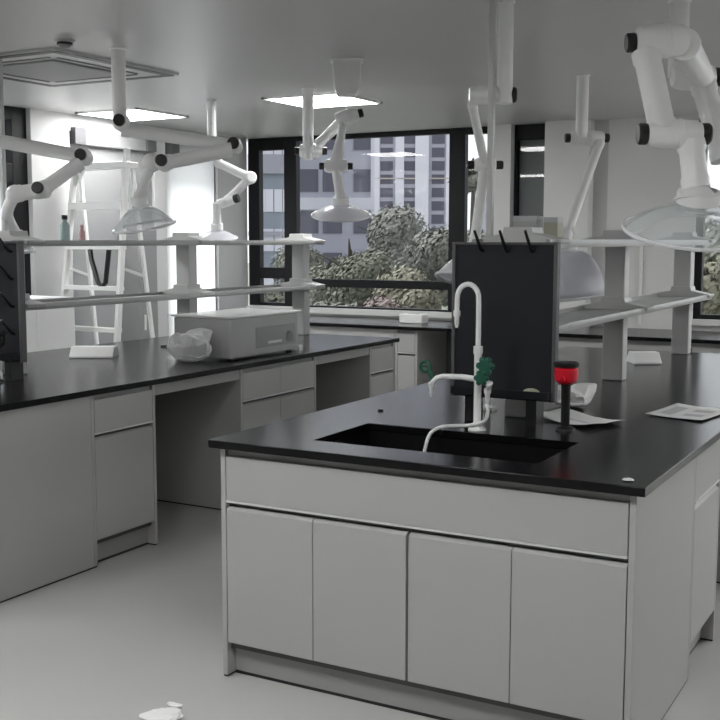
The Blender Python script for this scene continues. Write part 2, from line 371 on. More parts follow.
shelf(-4.155, 'two-tier grey reagent shelf running along the left bench', (3.93, 5.32, 6.62), 3.80, 6.70, 1.175, 1.486)
# ------------------------------------------------------------------ pegboards
def pegboard(cx, label, rows=4, pegs=(-.15, -.05, .05, .15), top=-.045):
    t = thing('drying_pegboard', label, 'pegboard', (cx, 3.765, H))
    w, z0, z1 = .198, .088, .656
    MB().box(-w, w, -.012, .012, z0, z1).build('panel', 'board', t, bevel=.004)
    f = MB(); f.box(-w-.006, -w+.008, -.018, .016, z0, z1+.006); f.box(w-.008, w+.006, -.018, .016, z0, z1+.006); f.box(-w, w, -.018, .016, z1-.004, z1+.006)
    f.build('rim', 'dark', t, bevel=.002)
    tr = MB(); tr.prism([(-.012, .10), (-.050, .10), (-.055, .128), (-.050, .128), (-.045, .106), (-.012, .106)], -w+.012, w-.012, lambda p, q, s: Vector((s, p, q)))
    tr.box(-w+.008, -w+.014, -.052, -.012, .10, .127); tr.box(w-.014, w-.008, -.052, -.012, .10, .127)
    tr.build('drip_tray', 'board', t)
    for sx in (-.12, .12): MB().box(sx-.02, sx+.02, -.03, .05, 0, z0+.004).build('foot', 'black', t)
    for j in range(rows):
        for x in pegs:
            z = z1+top-.13*j
            MB().tube([(x, -.008, z), (x, -.03, z+.008), (x, -.088, z+.072)], [.008, .007, .005], 10).build('peg', 'peg', t)
    return t
pegboard(-1.4845, 'tall black drying pegboard standing behind the white sink tap', 1, (-.085, .012, .108), -.026)
pegboard(-4.118, 'dark pegboard cut by the left edge of the photo, on the left bench')
tag(MB().sphere((-1.365, 3.737, .953), .026, (1.25, .5, .6)).build('soap_bar', 'soap'), 'small olive soap bar on the pegboard drip tray', 'soap')
# ------------------------------------------------------------------ tap, hose, eyewash
t = thing('lab_tap', 'white three-way gooseneck laboratory tap with green handles behind the sink', 'tap', (-1.50, 3.56, H))
Z = lambda z: z-H
MB().lathe([(0, 0), (.032, 0), (.032, .006), (.02, .016), (.0135, .03), (.0135, Z(1.10)), (.0165, Z(1.105)), (.0165, Z(1.13)), (.0, Z(1.13))]).build('column', 'white', t)
pts = [(0, 0, Z(1.12)), (0, 0, Z(1.28))]
for k in range(1, 13):
    a = PI*k/12; pts.append((-.041+.041*math.cos(a), 0, Z(1.297)+.05*math.sin(a)))
pts.append((-.083, 0, Z(1.25)))
MB().tube(pts, .0092, 16).build('gooseneck', 'white', t)
def nozzle(x, y, z, h=.05):
    return MB().lathe([(0, 0), (.0125, 0), (.0125, -.016), (.009, -.022), (.0085, -h*.75), (.0045, -h), (0, -h)], (x, y, z)).build('nozzle', 'white', t)
nozzle(-.083, 0, Z(1.252), .06)
MB().tube([(0, 0, Z(1.012)), (-.06, -.005, Z(1.018)), (-.13, -.01, Z(1.016)), (-.155, -.01, Z(1.008)), (-.172, -.01, Z(.99))], [.011, .0105, .010, .010, .010], 14).build('side_arm', 'white', t)
nozzle(-.174, -.01, Z(.993), .055)
MB().tube([(0, 0, Z(1.012)), (.04, -.055, Z(1.016)), (.066, -.05, Z(1.006)), (.052, -.03, Z(.985))], [.011, .0105, .013, .010], 14).build('side_arm', 'white', t)
nozzle(.050, -.03, Z(.988), .055)
def handle(x, y, z, s=1.):
    h = MB(); h.cone((x, y, z), (x, y-.03*s, z), .017*s, .020*s, 12)
    for k in range(6):
        a = k*PI/3; h.sphere((x+.020*s*math.cos(a), y-.02*s, z+.020*s*math.sin(a)), .010*s)
    ho = h.build('valve_handle', 'green', t); ho['label'] = 'green valve handle'
handle(.050, -.03, Z(1.068), 1.15); handle(.040, -.045, Z(1.026), .95)
MB().cone((0, 0, Z(1.066)), (.05, -.02, Z(1.066)), .013).build('valve_body', 'white', t)
MB().cone((-.172, 0, Z(1.0)), (-.192, .0, Z(1.035)), .010).build('valve_body', 'green', t)
# ring-shaped left valve wheel
rg = MB(); c = Vector((-.204, -.004, Z(1.047)))
rg.tube([c+Vector((.019*math.cos(2*PI*k/18), 0, .019*math.sin(2*PI*k/18))) for k in range(19)], .006, 8, caps=False)
rg.cone(c+Vector((-.02, 0, 0)), c+Vector((.02, 0, 0)), .004, n=8)
rg.build('valve_wheel', 'green', t)['label'] = 'green valve wheel'
hp = [Vector(p) for p in ((-1.452, 3.53, .932), (-1.447, 3.525, .90), (-1.462, 3.53, .870), (-1.52, 3.535, .850), (-1.56, 3.515, .848), (-1.60, 3.475, .846), (-1.63, 3.45, .825), (-1.642, 3.43, .77), (-1.645, 3.41, .68))]
def smooth(pts, n=6):
    out = []
    for i in range(len(pts)-1):
        a, b, c_, d = pts[max(i-1, 0)], pts[i], pts[i+1], pts[min(i+2, len(pts)-1)]
        for k in range(n):
            s = k/n; out.append(.5*((2*b)+(c_-a)*s+(2*a-5*b+4*c_-d)*s*s+(3*b-a-3*c_+d)*s**3))
    return out+[pts[-1]]
tag(MB().tube(smooth(hp), .0065, 10).build('rubber_hose', 'white'), 'thin pale hose hanging from the tap into the black sink', 'hose')
def eyewash(x, y, label, rm='red'):
    t = thing('emergency_eyewash', label, 'eyewash', (x, y, H)); t.scale = (1, 1, .965)
    MB().lathe([(0, 0), (.035, 0), (.033, .008), (.018, .016), (.0, .016)]).build('base', 'black', t)
    MB().lathe([(0, .01), (.0155, .01), (.0165, .16), (.02, .175), (0, .175)]).build('stem', 'black', t)
    MB().lathe([(0, .172), (.026, .172), (.038, .182), (.042, .2), (.042, .225), (.036, .232), (0, .232)]).build('spray_head', rm, t)
    MB().lathe([(0, .23), (.030, .23), (.044, .236), (.046, .247), (.04, .252), (0, .252)]).build('dust_cap', 'black', t)
    MB().cone((.0, -.03, .20), (.0, -.05, .19), .012, .010).build('trigger', rm, t)
eyewash(-1.228, 3.713, 'red headed black eyewash standing right of the black pegboard')
eyewash(-3.985, 3.655, 'dark eyewash before the pegboard at the left edge of the photo', 'black')
# ------------------------------------------------------------------ loose things on the near worktop
def sheet(name, corners, label, prints=(), curl=.006, rz=0, z=H+.001, group=None, seed=0):
    rnd = random.Random(seed); cs = [Vector((x, y, 0)) for x, y in corners]; n = 10
    cen = sum(cs, Vector())/4
    t = thing(name, label, 'paper', (cen.x, cen.y, z), 0, group)
    def at(u, v, off=0):
        p = (cs[0]*(1-u)+cs[1]*u)*(1-v)+(cs[3]*(1-u)+cs[2]*u)*v-cen
        p.z = off+.001+curl*(abs(math.sin(3*u+seed))*abs(u-.5)*2+abs(math.cos(2.3*v+seed*2))*abs(v-.5)*1.3); return p
    def patch(u0, u1, v0, v1, nm, m, off, par):
        b = MB(); V = [[b.bm.verts.new(at(u0+(u1-u0)*i/n, v0+(v1-v0)*j/n, off)) for j in range(n+1)] for i in range(n+1)]
        for i in range(n):
            for j in range(n): b.bm.faces.new((V[i][j], V[i+1][j], V[i+1][j+1], V[i][j+1]))
        o = b.build(nm, m, par)
        if nm == 'page': o.modifiers.new('t', 'SOLIDIFY').thickness = .0006
        return o
    patch(0, 1, 0, 1, 'page', 'paper', 0, t)
    for a in prints: patch(*a, 'printed_block', 'inner', .0012, t)
sheet('paper_sheet', [(-1.425, 3.91), (-1.17, 3.765), (-1.075, 3.94), (-1.36, 4.10)], 'rumpled white paper lying right behind the red eyewash', [(.35, .8, .35, .5)], .014, seed=1)
sheet('paper_sheet', [(-1.065, 4.18), (-.84, 4.12), (-.79, 4.43), (-1.02, 4.51)], 'printed white sheet near the right edge of the near worktop', [(.12, .34, .2, .8), (.5, .85, .25, .42), (.5, .85, .6, .78)], .004, seed=2)
def crumple(name, c, size, m, label, cat, seed, sub=3, noise=.09, amp=.35):
    rnd = random.Random(seed); b = MB()
    bmesh.ops.create_icosphere(b.bm, subdivisions=sub, radius=1)
    dirs = [(Vector((rnd.uniform(-1, 1), rnd.uniform(-1, 1), rnd.uniform(-1, 1))).normalized(), rnd.uniform(.2, .9)) for _ in range(14)]
    for v in b.bm.verts:
        f = 1.
        for d, a in dirs:
            k = v.co.normalized().dot(d); f += amp*a*(max(0, k)**6)*(1 if a > .5 else -1)*.8
        f += rnd.uniform(-noise, noise)
        v.co = Vector((v.co.x*size[0]*f, v.co.y*size[1]*f, max(0, v.co.z*.5+.5)*size[2]*f))
    zmin = min(v.co.z for v in b.bm.verts)
    for v in b.bm.verts: v.co.z -= zmin
    o = b.build(name, m); o.location = c
    for p in o.data.polygons: p.use_smooth = False
    return tag(o, label, cat)
crumple('plastic_bag', (-1.385, 4.25, H), (.085, .06, .065), 'white', 'crumpled white plastic wrapping just behind the red eyewash', 'bag', 3, amp=.7, noise=.14)
crumple('paper_scrap', (-.806, 3.0, H+.0005), (.016, .012, .006), 'white', 'tiny white scrap at the near corner of the near worktop', 'scrap', 5, 2)
tag(MB().lathe([(0, 0), (.011, 0), (.011, .005), (.007, .008), (0, .008)], (-2.002, 3.775, H)).build('rubber_plug', 'black'), 'tiny black plug lying on the near worktop behind the sink left end', 'plug')
def socket(x, y, rz, label, L=.17):
    t = thing('bench_socket', label, 'power socket', (x, y, H), rz)
    b = MB(); b.prism([(-.085, 0), (.085, 0), (.085, .012), (.035, .062), (-.035, .062), (-.085, .012)], -L/2, L/2, lambda p, q, s: Vector((s, p, q)))
    b.build('housing', 'white', t, bevel=.004)
    for k in (-1, 1):
        n = Vector((0, .707, .707)); c = Vector((k*L*.22, .061, .0375))
        MB().bar(c-n*.001, c+n*.003, .055, .04, (1, 0, 0)).build('outlet', 'white', t)
socket(-4.375, 4.74, .5, 'white wedge-shaped power socket on the left bench worktop', .25)
socket(-1.545, 6.0, .55, 'white wedge-shaped power socket by the shelf post on the near bench', .15)
tag(MB().box(-1.478, -1.438, 6.69, 6.715, H+.0003, H+.03).build('rubber_stopper', 'black', bevel=.003), 'small black stopper at the far end of the near worktop', 'stopper')
# ------------------------------------------------------------------ left bench things
t = thing('covered_instrument', 'grey box-shaped instrument under clear plastic film on the left bench', 'instrument', (-3.555, 4.935, H))
MB().box(-.40, 0, 0, .70, .012, .235).build('case', 'box', t, bevel=.012)
MB().box(-.41, .012, -.012, .712, .236, .246).build('lid', 'white', t, bevel=.004)
for y in (.05, .65):
    for x in (-.36, -.04): MB().cone((x, y, 0), (x, y, .013), .018).build('foot', 'black', t)
MB().box(0, .004, .24, .66, .05, .17).build('front_panel', 'mid', t, bevel=.002)
MB().cone((.003, .585, .095), (.016, .585, .095), .035, .03).build('dial', 'dark', t)
MB().box(.004, .009, .36, .50, .07, .085).build('nameplate', 'alu', t)
MB().box(.0, .016, .68, .72, .0, .035).build('corner_clip', 'white', t)
# film draped over the case
fb = MB(); bm = fb.bm; rnd = random.Random(11); n = 26
per = []
for k in range(n): per.append(Vector((-.418+.436*k/n, -.02, 0)))
for k in range(n): per.append(Vector((.018, -.02+.74*k/n, 0)))
for k in range(n): per.append(Vector((.018-.436*k/n, .72, 0)))
for k in range(n): per.append(Vector((-.418, .72-.74*k/n, 0)))
rows = []
ph = [rnd.uniform(0, 6) for _ in per]
for j in range(7):
    z = .252-.04*j; row = []
    for i, p in enumerate(per):
        o = (p-Vector((-.2, .35, 0))).normalized()
        row.append(bm.verts.new(p+o*(.004+.0028*j*(.5+.5*math.sin(ph[i]+j)))+Vector((0, 0, z))))
    rows.append(row)
for A, B in zip(rows, rows[1:]):
    for i in range(len(per)): bm.faces.new((A[i], A[(i+1) % len(per)], B[(i+1) % len(per)], B[i]))
bm.faces.new(rows[0])
fb.build('plastic_cover', sheer('cover_film', (.8, .81, .81), .10, .12), t)
crumple('plastic_bag', (-3.74, 4.79, H), (.12, .06, .12), 'film', 'crumpled clear plastic bag leaning on the left end of the covered instrument', 'bag', 24, 3, amp=.8, noise=.22)
tag(MB().box(-4.425, -4.335, 5.39, 5.44, H, H+.012).build('plug_strip', 'dark', bevel=.003), 'small dark flat strip on the left bench left of the covered instrument', 'strip')
# bottles on the upper shelf of the left bench
def bottle(x, y, z, r, h, body, cap, label):
    t = thing('reagent_bottle', label, 'bottle', (x, y, z))
    MB().lathe([(0, 0), (r, 0), (r, h*.62), (r*.45, h*.78), (r*.42, h*.86), (0, h*.86)]).build('body', body, t)
    MB().lathe([(0, h*.84), (r*.6, h*.84), (r*.6, h), (0, h)]).build('cap', cap, t)
bottle(-4.20, 4.35, 1.4845, .026, .145, 'teal', 'black', 'teal bottle with a black cap on the left upper shelf')
bottle(-4.24, 4.52, 1.4845, .017, .095, 'pink', 'pink', 'small pink bottle beside the teal one on the left upper shelf')
for x, y, w_, h_, m_, tx_ in ((-1.535, 4.13, .095, .105, 'box', 'larger grey carton on the upper shelf above the pegboard'), (-1.44, 4.16, .055, .10, 'soap', 'narrow olive carton on the upper shelf above the pegboard')):
    t = thing('carton', tx_, 'carton', (x, y, 1.4885), .1)
    MB().box(-w_/2, w_/2, -.05, .05, 0, h_).build('body', m_, t, bevel=.002)
    MB().box(-w_/2-.001, w_/2+.001, -.051, .051, h_-.02, h_+.002).build('lid', 'inner', t, bevel=.002)
# ------------------------------------------------------------------ back counter
tag(MB().box(-5.845, .6, 7.62, 8.365, .805, H).build('lab_worktop', 'top', bevel=.002), 'black worktop along the back wall under the windows', 'worktop')
def backcab(a, b, tx, **k): return cabinet((a, 7.65), 0, b-a, .69, tx, k.pop('cols', 1), h=.803, **k)
backcab(-4.9, -3.935, 'plain pale cabinet under the back window, left of the small drawer cabinet', nofront=True)
backcab(-3.93, -3.735, 'slim pale drawer cabinet under the back window beside the dark opening', left_panel=1, right_panel=1)
backcab(-2.99, -2.2, 'pale cabinet on the back wall behind the black pegboard', cols=2)
backcab(-2.195, -1.4, 'pale cabinet on the back wall under the wide pier', cols=2)
backcab(-1.395, -.6, 'pale cabinet on the back wall under the right window', cols=2)
MB()
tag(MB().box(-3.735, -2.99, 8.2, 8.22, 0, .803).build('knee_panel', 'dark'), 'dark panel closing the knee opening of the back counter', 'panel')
t = thing('tissue_box', 'small white tissue box on the back worktop before the big window', 'box', (-3.93, 7.98, H))
MB().box(-.105, .105, -.06, .06, 0, .075).build('carton', 'white', t, bevel=.008)
MB().box(-.05, .05, -.015, .015, .0745, .0765).build('slot', 'inner', t)
# white cupboard by the left wall pier, grey cabinet behind the ladder
t = thing('low_cupboard', 'white cupboard by the left wall seen under the lower shelf', 'cupboard', (-5.82, 4.93, 0))
MB().box(0, .42, 0, .72, .06, 1.11).build('carcass', 'white', t, bevel=.004)
MB().box(.03, .39, .03, .69, 0, .06).build('plinth', 'dark', t)
for a in (.004, .362): 
    d = MB().box(.421, .438, a, a+.354, .07, 1.10).build('door', 'white', t, bevel=.002)
    MB().box(.438, .446, (a+.32 if a < .1 else a+.02), (a+.334 if a < .1 else a+.034), .55, .68).build('handle', 'alu', d)
t = thing('gas_cabinet', 'tall narrow dark grey cabinet against the wall behind the ladder', 'cabinet', (-5.83, 6.62, 0))
MB().box(0, .2, 0, .20, .03, 1.60).build('carcass', 'mid', t, bevel=.004)
d = MB().box(.2, .216, .004, .196, .04, 1.59).build('door', 'mid', t, bevel=.002)
MB().box(.216, .225, .03, .045, .8, .92).build('handle', 'alu', d)
MB().box(.01, .19, .01, .19, 0, .03).build('plinth', 'dark', t)
# ------------------------------------------------------------------ ladder
t = thing('step_ladder', 'white A-frame step ladder standing behind the left bench', 'ladder', (-5.46, 6.05, 0))
def L(x, y, z): return Vector((x, y, z))
for s, ztop in ((-1, 2.03), (1, 2.14)):
    MB().bar(L(s*.285+.0, -.30, 0), L(s*.245, 0-.02, ztop), .045, .03, (1, 0, 0)).build('front_rail', 'ladder', t, bevel=.003)
    MB().bar(L(s*.29+.02, .26, 0), L(s*.245+.0, .03, 2.0), .030, .022, (1, 0, 0)).build('rear_rail', 'ladder', t, bevel=.003)
for z, hh in ((.29, .03), (.58, .03), (.87, .03), (1.16, .03), (1.45, .035), (1.74, .05)):
    y = -.30+.28*z/2.03
    MB().box(-.285+.04*z/2.03, .285-.04*z/2.03, y-.04, y+.04, z-hh/2, z+hh/2).build('step', 'ladder', t, bevel=.003)
MB().box(-.27, .27, -.07, .07, 2.0, 2.045).build('top_cap', 'ladder', t, bevel=.006)
for s in (-1, 1):
    MB().bar(L(s*.24, -.03, 1.88), L(s*.175, -.0, 2.0), .016, .012).build('brace', 'ladder', t)
    MB().bar(L(s*.26, -.11, 1.30), L(s*.27, .11, 1.24), .012, .02).build('spreader', 'alu', t)
for a in (-.55,): MB().bar(L(-.26, .208, .45), L(.295, .208, .45), .02, .02).build('rear_bar', 'ladder', t)
ws = MB().tube([L(-.02, -.13, 1.43), L(.0, -.14, 1.36), L(.075, -.16, 1.20), L(.11, -.16, 1.17), L(.145, -.16, 1.2), L(.165, -.14, 1.43)], .018, 8)
ws.build('strap', 'black', t)
# ------------------------------------------------------------------ fume extraction arms
R0 = .036
def joint(t, c, axis, r=.045, L_=.11, ends=(0, 1), kr=.029):
    a = Vector(axis).normalized(); c = Vector(c)
    b = MB(); b.lathe([(0, -L_/2), (r*.72, -L_/2), (r*.9, -L_*.42), (r, -L_*.25), (r, L_*.05), (r*1.06, L_*.07), (r*1.06, L_*.12), (r, L_*.14), (r*.9, L_*.42), (r*.72, L_/2), (0, L_/2)], c, a, 32)
    j = b.build('swivel_joint', 'white', t)
    for e, s in zip(ends, (-1, 1)):
        if e:
            p = c+a*s*L_/2
            MB().lathe([(0, -.004), (kr*.9, -.004), (kr, .006), (kr, .024), (kr*.85, .03), (0, .03)], p, a*s, 20).build('knob', 'black', j)['label'] = 'black knob'
def duct(t, a, b, r=R0, name='duct', r2=None):
    a, b = Vector(a), Vector(b); d = (b-a).normalized(); ln = (b-a).length; r2 = r if r2 is None else r2
    MB().lathe([(0, 0), (r*1.12, 0), (r*1.12, .03), (r, .04), (r2, ln-.04), (r2*1.12, ln-.03), (r2*1.12, ln), (0, ln)], a, d, 28).build(name, 'white', t)
def pole(t, p, z, r=R0):
    MB().lathe([(0, CZ-.001), (r*1.2, CZ-.001), (r*1.2, CZ-.006), (r, CZ-.01), (r, z), (0, z)], (p[0], p[1], 0), (0, 0, 1), 28).build('ceiling_pole', 'white', t)
def hood(t, top, axis, R, h, m='hood', neck=.036, dome=False):
    ax = Vector(axis).normalized(); top = Vector(top)
    prof = [(neck, 0), (neck*1.05, .02), (neck*1.35, .035)]
    for k in range(1, 11):
        s = k/10
        if dome: prof.append((neck*1.35+(R-neck*1.35)*math.sin(s*PI/2), .035+(h-.035)*(1-math.cos(s*PI/2))))
        else: prof.append((neck*1.35+(R-neck*1.35)*s, .035+(h-.035)*(s**1.7*.75+.25*s)))
    ho = MB().lathe(prof, top, ax, 48).build('hood', m, t, solid=.004)
    q = ax.to_track_quat('Z', 'Y'); c = top+ax*h
    MB().tube([c+q @ Vector((R*math.cos(2*PI*k/48), R*math.sin(2*PI*k/48), 0)) for k in range(49)], .0065, 8, caps=False).build('rim', 'rim', ho)
    MB().lathe([(neck*1.0, -.02), (neck*1.25, -.015), (neck*1.25, .022), (neck, .027)], top, ax, 28).build('collar', 'white', ho)
def armroot(x, y, label): return thing('fume_extraction_arm', label, 'extraction arm', (x, y, CZ), 0, 'ceiling mounted extraction arms')
def local(t):   # parts are made in world coordinates and then handed to their thing
    inv = Matrix.Translation(-Vector(t.location))
    for o in kids(t): o.data.transform(inv); [k_.data.transform(inv) for k_ in kids(o)]
TOW = -FWD
# A: at the left edge
p = (-4.30, 3.87); t = armroot(*p, 'white extraction arm reaching in from the left edge of the photo'); d0 = fd((*p, 1.9))
pole(t, p, P(-22, 160, d0).z, .034); a = P(-22, 137, d0-.05); joint(t, a, TOW, .04, .09)
b = P(84, 157, d0+.15); duct(t, a, b, .034); joint(t, b, TOW, .040, .11); c = P(42, 190, d0+.02)
duct(t, P(80, 163, d0+.1), c, .034); joint(t, c, TOW, .040, .12)
e = P(15, 194, d0+.02); duct(t, c, e, .038); MB().sphere(e, .045).build('elbow', 'white', t)
f_ = P(7, 214, d0+.2); g = P(16, 234, d0+.44); MB().tube(smooth([e, f_, g]), .03, 16).build('bent_duct', 'white', t); hood(t, g, (.05, .1, -1), .085, .10, 'hood', .03); local(t)
# B
p = (-3.653, 4.174); t = armroot(*p, 'white extraction arm with the lowest clear hood, hanging above the socket on the left bench'); d0 = fd((p[0], p[1], 1.95))
zb = P(118, 118, d0).z; pole(t, p, zb-.02, .034); a2 = P(122, 123, d0-.02)
joint(t, a2, TOW, .04, .10)
b = P(235, 146, d0+.1); duct(t, P(122, 129, d0), b, .033); joint(t, b, TOW, .036, .12); c = P(164, 163, d0-.02)
duct(t, P(232, 150, d0+.02), c, .034); joint(t, c, TOW, .038, .12); c2 = P(151, 163, d0); MB().sphere(c2, .047).build('elbow', 'white', t)
e = P(139, 200, d0-.05); duct(t, c2, e, .026); hood(t, e, RT*.15-UP+FWD*.28, .15, .13, 'hood', .032); local(t)
# C
p = (-4.45, 5.99); t = armroot(*p, 'slender white extraction arm folded in a zigzag before the bright white blind'); d0 = fd((p[0], p[1], 1.9))
pole(t, p, P(212, 150, d0).z, .030); a = P(214, 156, d0); joint(t, a, TOW, .036, .09)
b = P(250, 178, d0-.1); duct(t, P(216, 162, d0-.05), b, .03); joint(t, b, RT*.4+TOW, .040, .09, (0, 0)); c = P(226, 202, d0-.1)
duct(t, b, c, .027); joint(t, c, RT*.93+UP*.25+TOW*.3, .032, .13)
e = P(217, 226, d0-.05); duct(t, P(217, 203, d0-.1), e, .026); hood(t, e, -UP+FWD*.28, .13, .08, 'hoodw', .032); local(t)
# D
p = (-3.584, 5.802); t = armroot(*p, 'white extraction arm with the milky cone hood before the big window'); d0 = fd((p[0], p[1], 1.9))
pole(t, p, P(308, 160, d0).z, .034); a = P(311, 151, d0); joint(t, a, RT, .046, .14, (1, 1), .024)
b = P(347, 117, d0-.15); duct(t, P(318, 144, d0-.04), b, .028, r2=.034); joint(t, b, RT*.9+UP*.25, .044, .14, (0, 1), .026); c = P(336, 166, d0-.2)
duct(t, P(343, 124, d0-.18), c, .022, r2=.04); joint(t, c, RT, .042, .14, (1, 1), .022)
e = P(341, 200, d0-.2); duct(t, c, e, .03); hood(t, e, -UP+FWD*.36, .175, .09, 'hoodw', .04); local(t)
# E
p = (-1.64, 4.063); t = armroot(*p, 'white extraction arm hanging right of the service pole above the pegboard'); p2 = (-1.625, 4.09); d0 = fd((p2[0], p2[1], 1.95))
pole(t, p2, P(502, 104, d0).z, .030); joint(t, P(489, 95, d0), RT, .036, .155, (0, 1), .03)
b = P(485, 165, d0+.25); duct(t, P(472, 104, d0), b, .018); joint(t, b, RT, .03, .09, (1, 1), .018)
e = P(474, 248, d0+.3); duct(t, b, e, .022); hood(t, e, RT*-.2+UP*-1+TOW*.1, .135, .14, 'hoodw', .03); local(t)
# F
p = (-1.954, 6.087); t = armroot(*p, 'white extraction arm with its long slanting duct right of the pegboard'); d0 = fd((p[0], p[1], 1.9))
pole(t, p, P(584, 138, d0).z, .034); joint(t, P(587, 138, d0), RT, .042, .19, (1, 1), .026)
b = P(568, 231, d0-.25); duct(t, P(600, 142, d0-.02), b, .026); joint(t, b, RT, .030, .07, (1, 0), .022)
e = P(566, 246, d0-.3); duct(t, b, e, .026); hood(t, e, RT*.1-UP+FWD*.15, .19, .27, 'hoodw', .05, dome=True); local(t)
# G
p = (-1.033, 4.395); t = armroot(*p, 'large white extraction arm with the wide clear dome at the right edge'); d0 = fd((p[0], p[1], 1.95))
pole(t, p, P(680, 78, d0).z, .038); a = P(693, 77, d0-.05); joint(t, a, RT, .05, .16, (0, 1), .036)
d1 = d0-.75
b = P(661, 41, d1); joint(t, b, RT*1+UP*.06, .053, .165, (1, 0), .031)
duct(t, P(703, 78, d0-.08), P(684, 44, d1), .046)
c = P(674, 134, d1-.05); duct(t, P(646, 52, d1), P(663, 132, d1-.05), .042); joint(t, c, RT, .046, .17, (1, 1), .034)
duct(t, P(703, 84, d0-.1), P(724, 160, d0-.15), .044, 'return_duct')
e = P(696, 188, d1-.05); duct(t, P(691, 140, d1-.05), e, .04); MB().lathe([(.04, 0), (.05, .012), (.066, .03), (.07, .036), (0, .036)], e-UP*-.0, -UP, 30).build('collar', 'white', t)
hood(t, P(699, 196, d1-.05), -UP+FWD*.42, .225, .11, 'hood', .055); local(t)
# service pole
t = thing('service_pole', 'slim grey service pole running from ceiling to the bench behind the tap', 'pole', (-1.62, 3.97, H))
sp = P(491, 150, 4.25); t.location = (sp.x, sp.y, H)
def fit_pole(t):
    MB().box(-.012, .012, -.012, .012, 0, CZ-H).build('profile', 'post', t, bevel=.003)
    MB().box(-.03, .03, -.03, .03, 0, .012).build('foot_plate', 'post', t); MB().box(-.03, .03, -.03, .03, CZ-H-.012, CZ-H).build('ceiling_plate', 'post', t)
fit_pole(t)
fit_pole(thing('service_pole', 'slim grey service pole along the left edge of the photo', 'pole', (-4.335, 4.062, H)))
# ------------------------------------------------------------------ litter on the floor
crumple('paper_scrap', (*P(165, 716, 3.33).to_2d(), 0), (.055, .05, .02), 'white', 'crumpled white paper on the floor at the bottom edge of the photo', 'scrap', 31, 3).location.z = .001
crumple('paper_scrap', (*P(174, 708, 3.36).to_2d(), 0), (.03, .012, .012), 'white', 'thin white curl of paper on the floor above the crumpled one', 'scrap', 33, 2).location.z = .001
for o in list(C.objects):
    if o.name.startswith('paper_scrap') and o.location.z < .01:
        u, v = (165, 718) if 'bottom' in o['label'] else (174, 707)
        d = FWD+RT*((u-360)/F)+UP*((360-v)/F); s = CAMH/-d.z; o.location.x = d.x*s; o.location.y = d.y*s
# ------------------------------------------------------------------ outdoors
GZ = -9.
tag(MB().box(-420, 160, 12, 420, GZ-.5, GZ).build('lawn', mat('lawn_soil', (.16, .165, .14), .9, var=.4, vscale=.15)), 'dull green ground far below the windows', 'ground')['kind'] = 'structure'
bl = dict(lav=mat('tower_paint', (.36, .36, .43), .8, var=.05), white=mat('tower_white', (.60, .60, .67), .8), beige=mat('tower_beige', (.42, .37, .36), .8, var=.06), pane=mat('tower_pane', (.075, .075, .11), .3),
          grey=mat('block_grey', (.28, .28, .33), .8, var=.08), blue=mat('block_blue', (.20, .23, .28), .7, var=.1), dk=mat('block_dark', (.05, .05, .075), .5), lt=mat('block_light', (.55, .55, .62), .7))
def tower(u0, u1, dist, z1, label, body, cols, rows, depth, ww, wh, fl, z_off, pil=(), piln='white', pane='pane', ledge=(), lm='lt', name='apartment_tower'):
    um = (u0+u1)/2; d = FWD+RT*((um-360)/F); k = dist/math.hypot(d.x, d.y); w = (u1-u0)/F*dist
    t = thing(name, label, 'building', (d.x*k, d.y*k, GZ), math.atan2(-d.x, d.y))
    MB().box(-w/2, w/2, 0, depth, 0, z1-GZ).build('body', bl[body], t)
    src = None
    for r in range(rows):
        for cx in cols:
            if src is None:
                src = MB().box(-ww/2, ww/2, -.12, .3, 0, wh).build('window', bl[pane], t); o = src
            else: o = src.copy(); C.objects.link(o); o.parent = t
            o.location = (-w/2+cx*w, 0, z_off-GZ+r*fl)
    for a, b, pr in pil: MB().box(-w/2+a*w, -w/2+b*w, -pr, .2, 0, z1-GZ).build('pilaster', bl[piln], t)
    for z, hh in ledge: MB().box(-w/2-.05, w/2+.05, -.5, .1, z-GZ, z-GZ+hh).build('ledge', bl[lm], t)
    return t
tower(371, 449, 240, 60, 'pale apartment tower with white pilasters far beyond the big window', 'lav', (.19, .49, .84), 14, 16, 2.7, 2.0, 2.85, -3.5, ((.02, .10, .5), (.30, .41, .5), (.55, .72, .9), (.94, 1, .4)), ledge=((-9, 10), (14.6, .3)), lm='beige')
tower(296, 374, 150, 26, 'lavender grey block with wide dark windows and one dark band, left of the pale tower', 'lav', (.17, .47, .86), 4, 12, 2.6, 3.0, 5.6, -3.2, ((0, .03, .3), (.955, 1, .3)), 'lt', ledge=((5.6, 1.6),), lm='lt', name='office_block')
tower(250, 293, 130, 24, 'blue grey office block in the narrow left pane of the big window', 'blue', (.12, .30, .48, .68, .88), 6, 12, .9, 2.6, 4.6, -9, (), 'lt', 'lt', ledge=((2.0, .5), (9.2, 2.2)), lm='grey', name='office_block')
tower(474, 492, 90, 6.2, 'pale low block glimpsed beside the tree right of the black window post', 'lav', (.3, .7), 3, 8, .35, 1.2, 3.2, -6, (), 'lt', name='office_block')
tower(694, 770, 60, -1.2, 'low beige wall building seen in the right window', 'beige', (.3, .7), 1, 8, .9, 1.2, 3.2, -5.5, ledge=((-1.6, .4),), name='low_building')
leafc = [mat('foliage_dull', (.10, .105, .078), .8, var=.35, vscale=1.4), mat('foliage_olive', (.145, .14, .10), .8, var=.35, vscale=1.6), mat('foliage_grey', (.12, .122, .105), .8, var=.3, vscale=1.2), mat('foliage_rust', (.15, .118, .108), .8, var=.3, vscale=1.2)]
bark = mat('bark', (.07, .06, .05), .9)
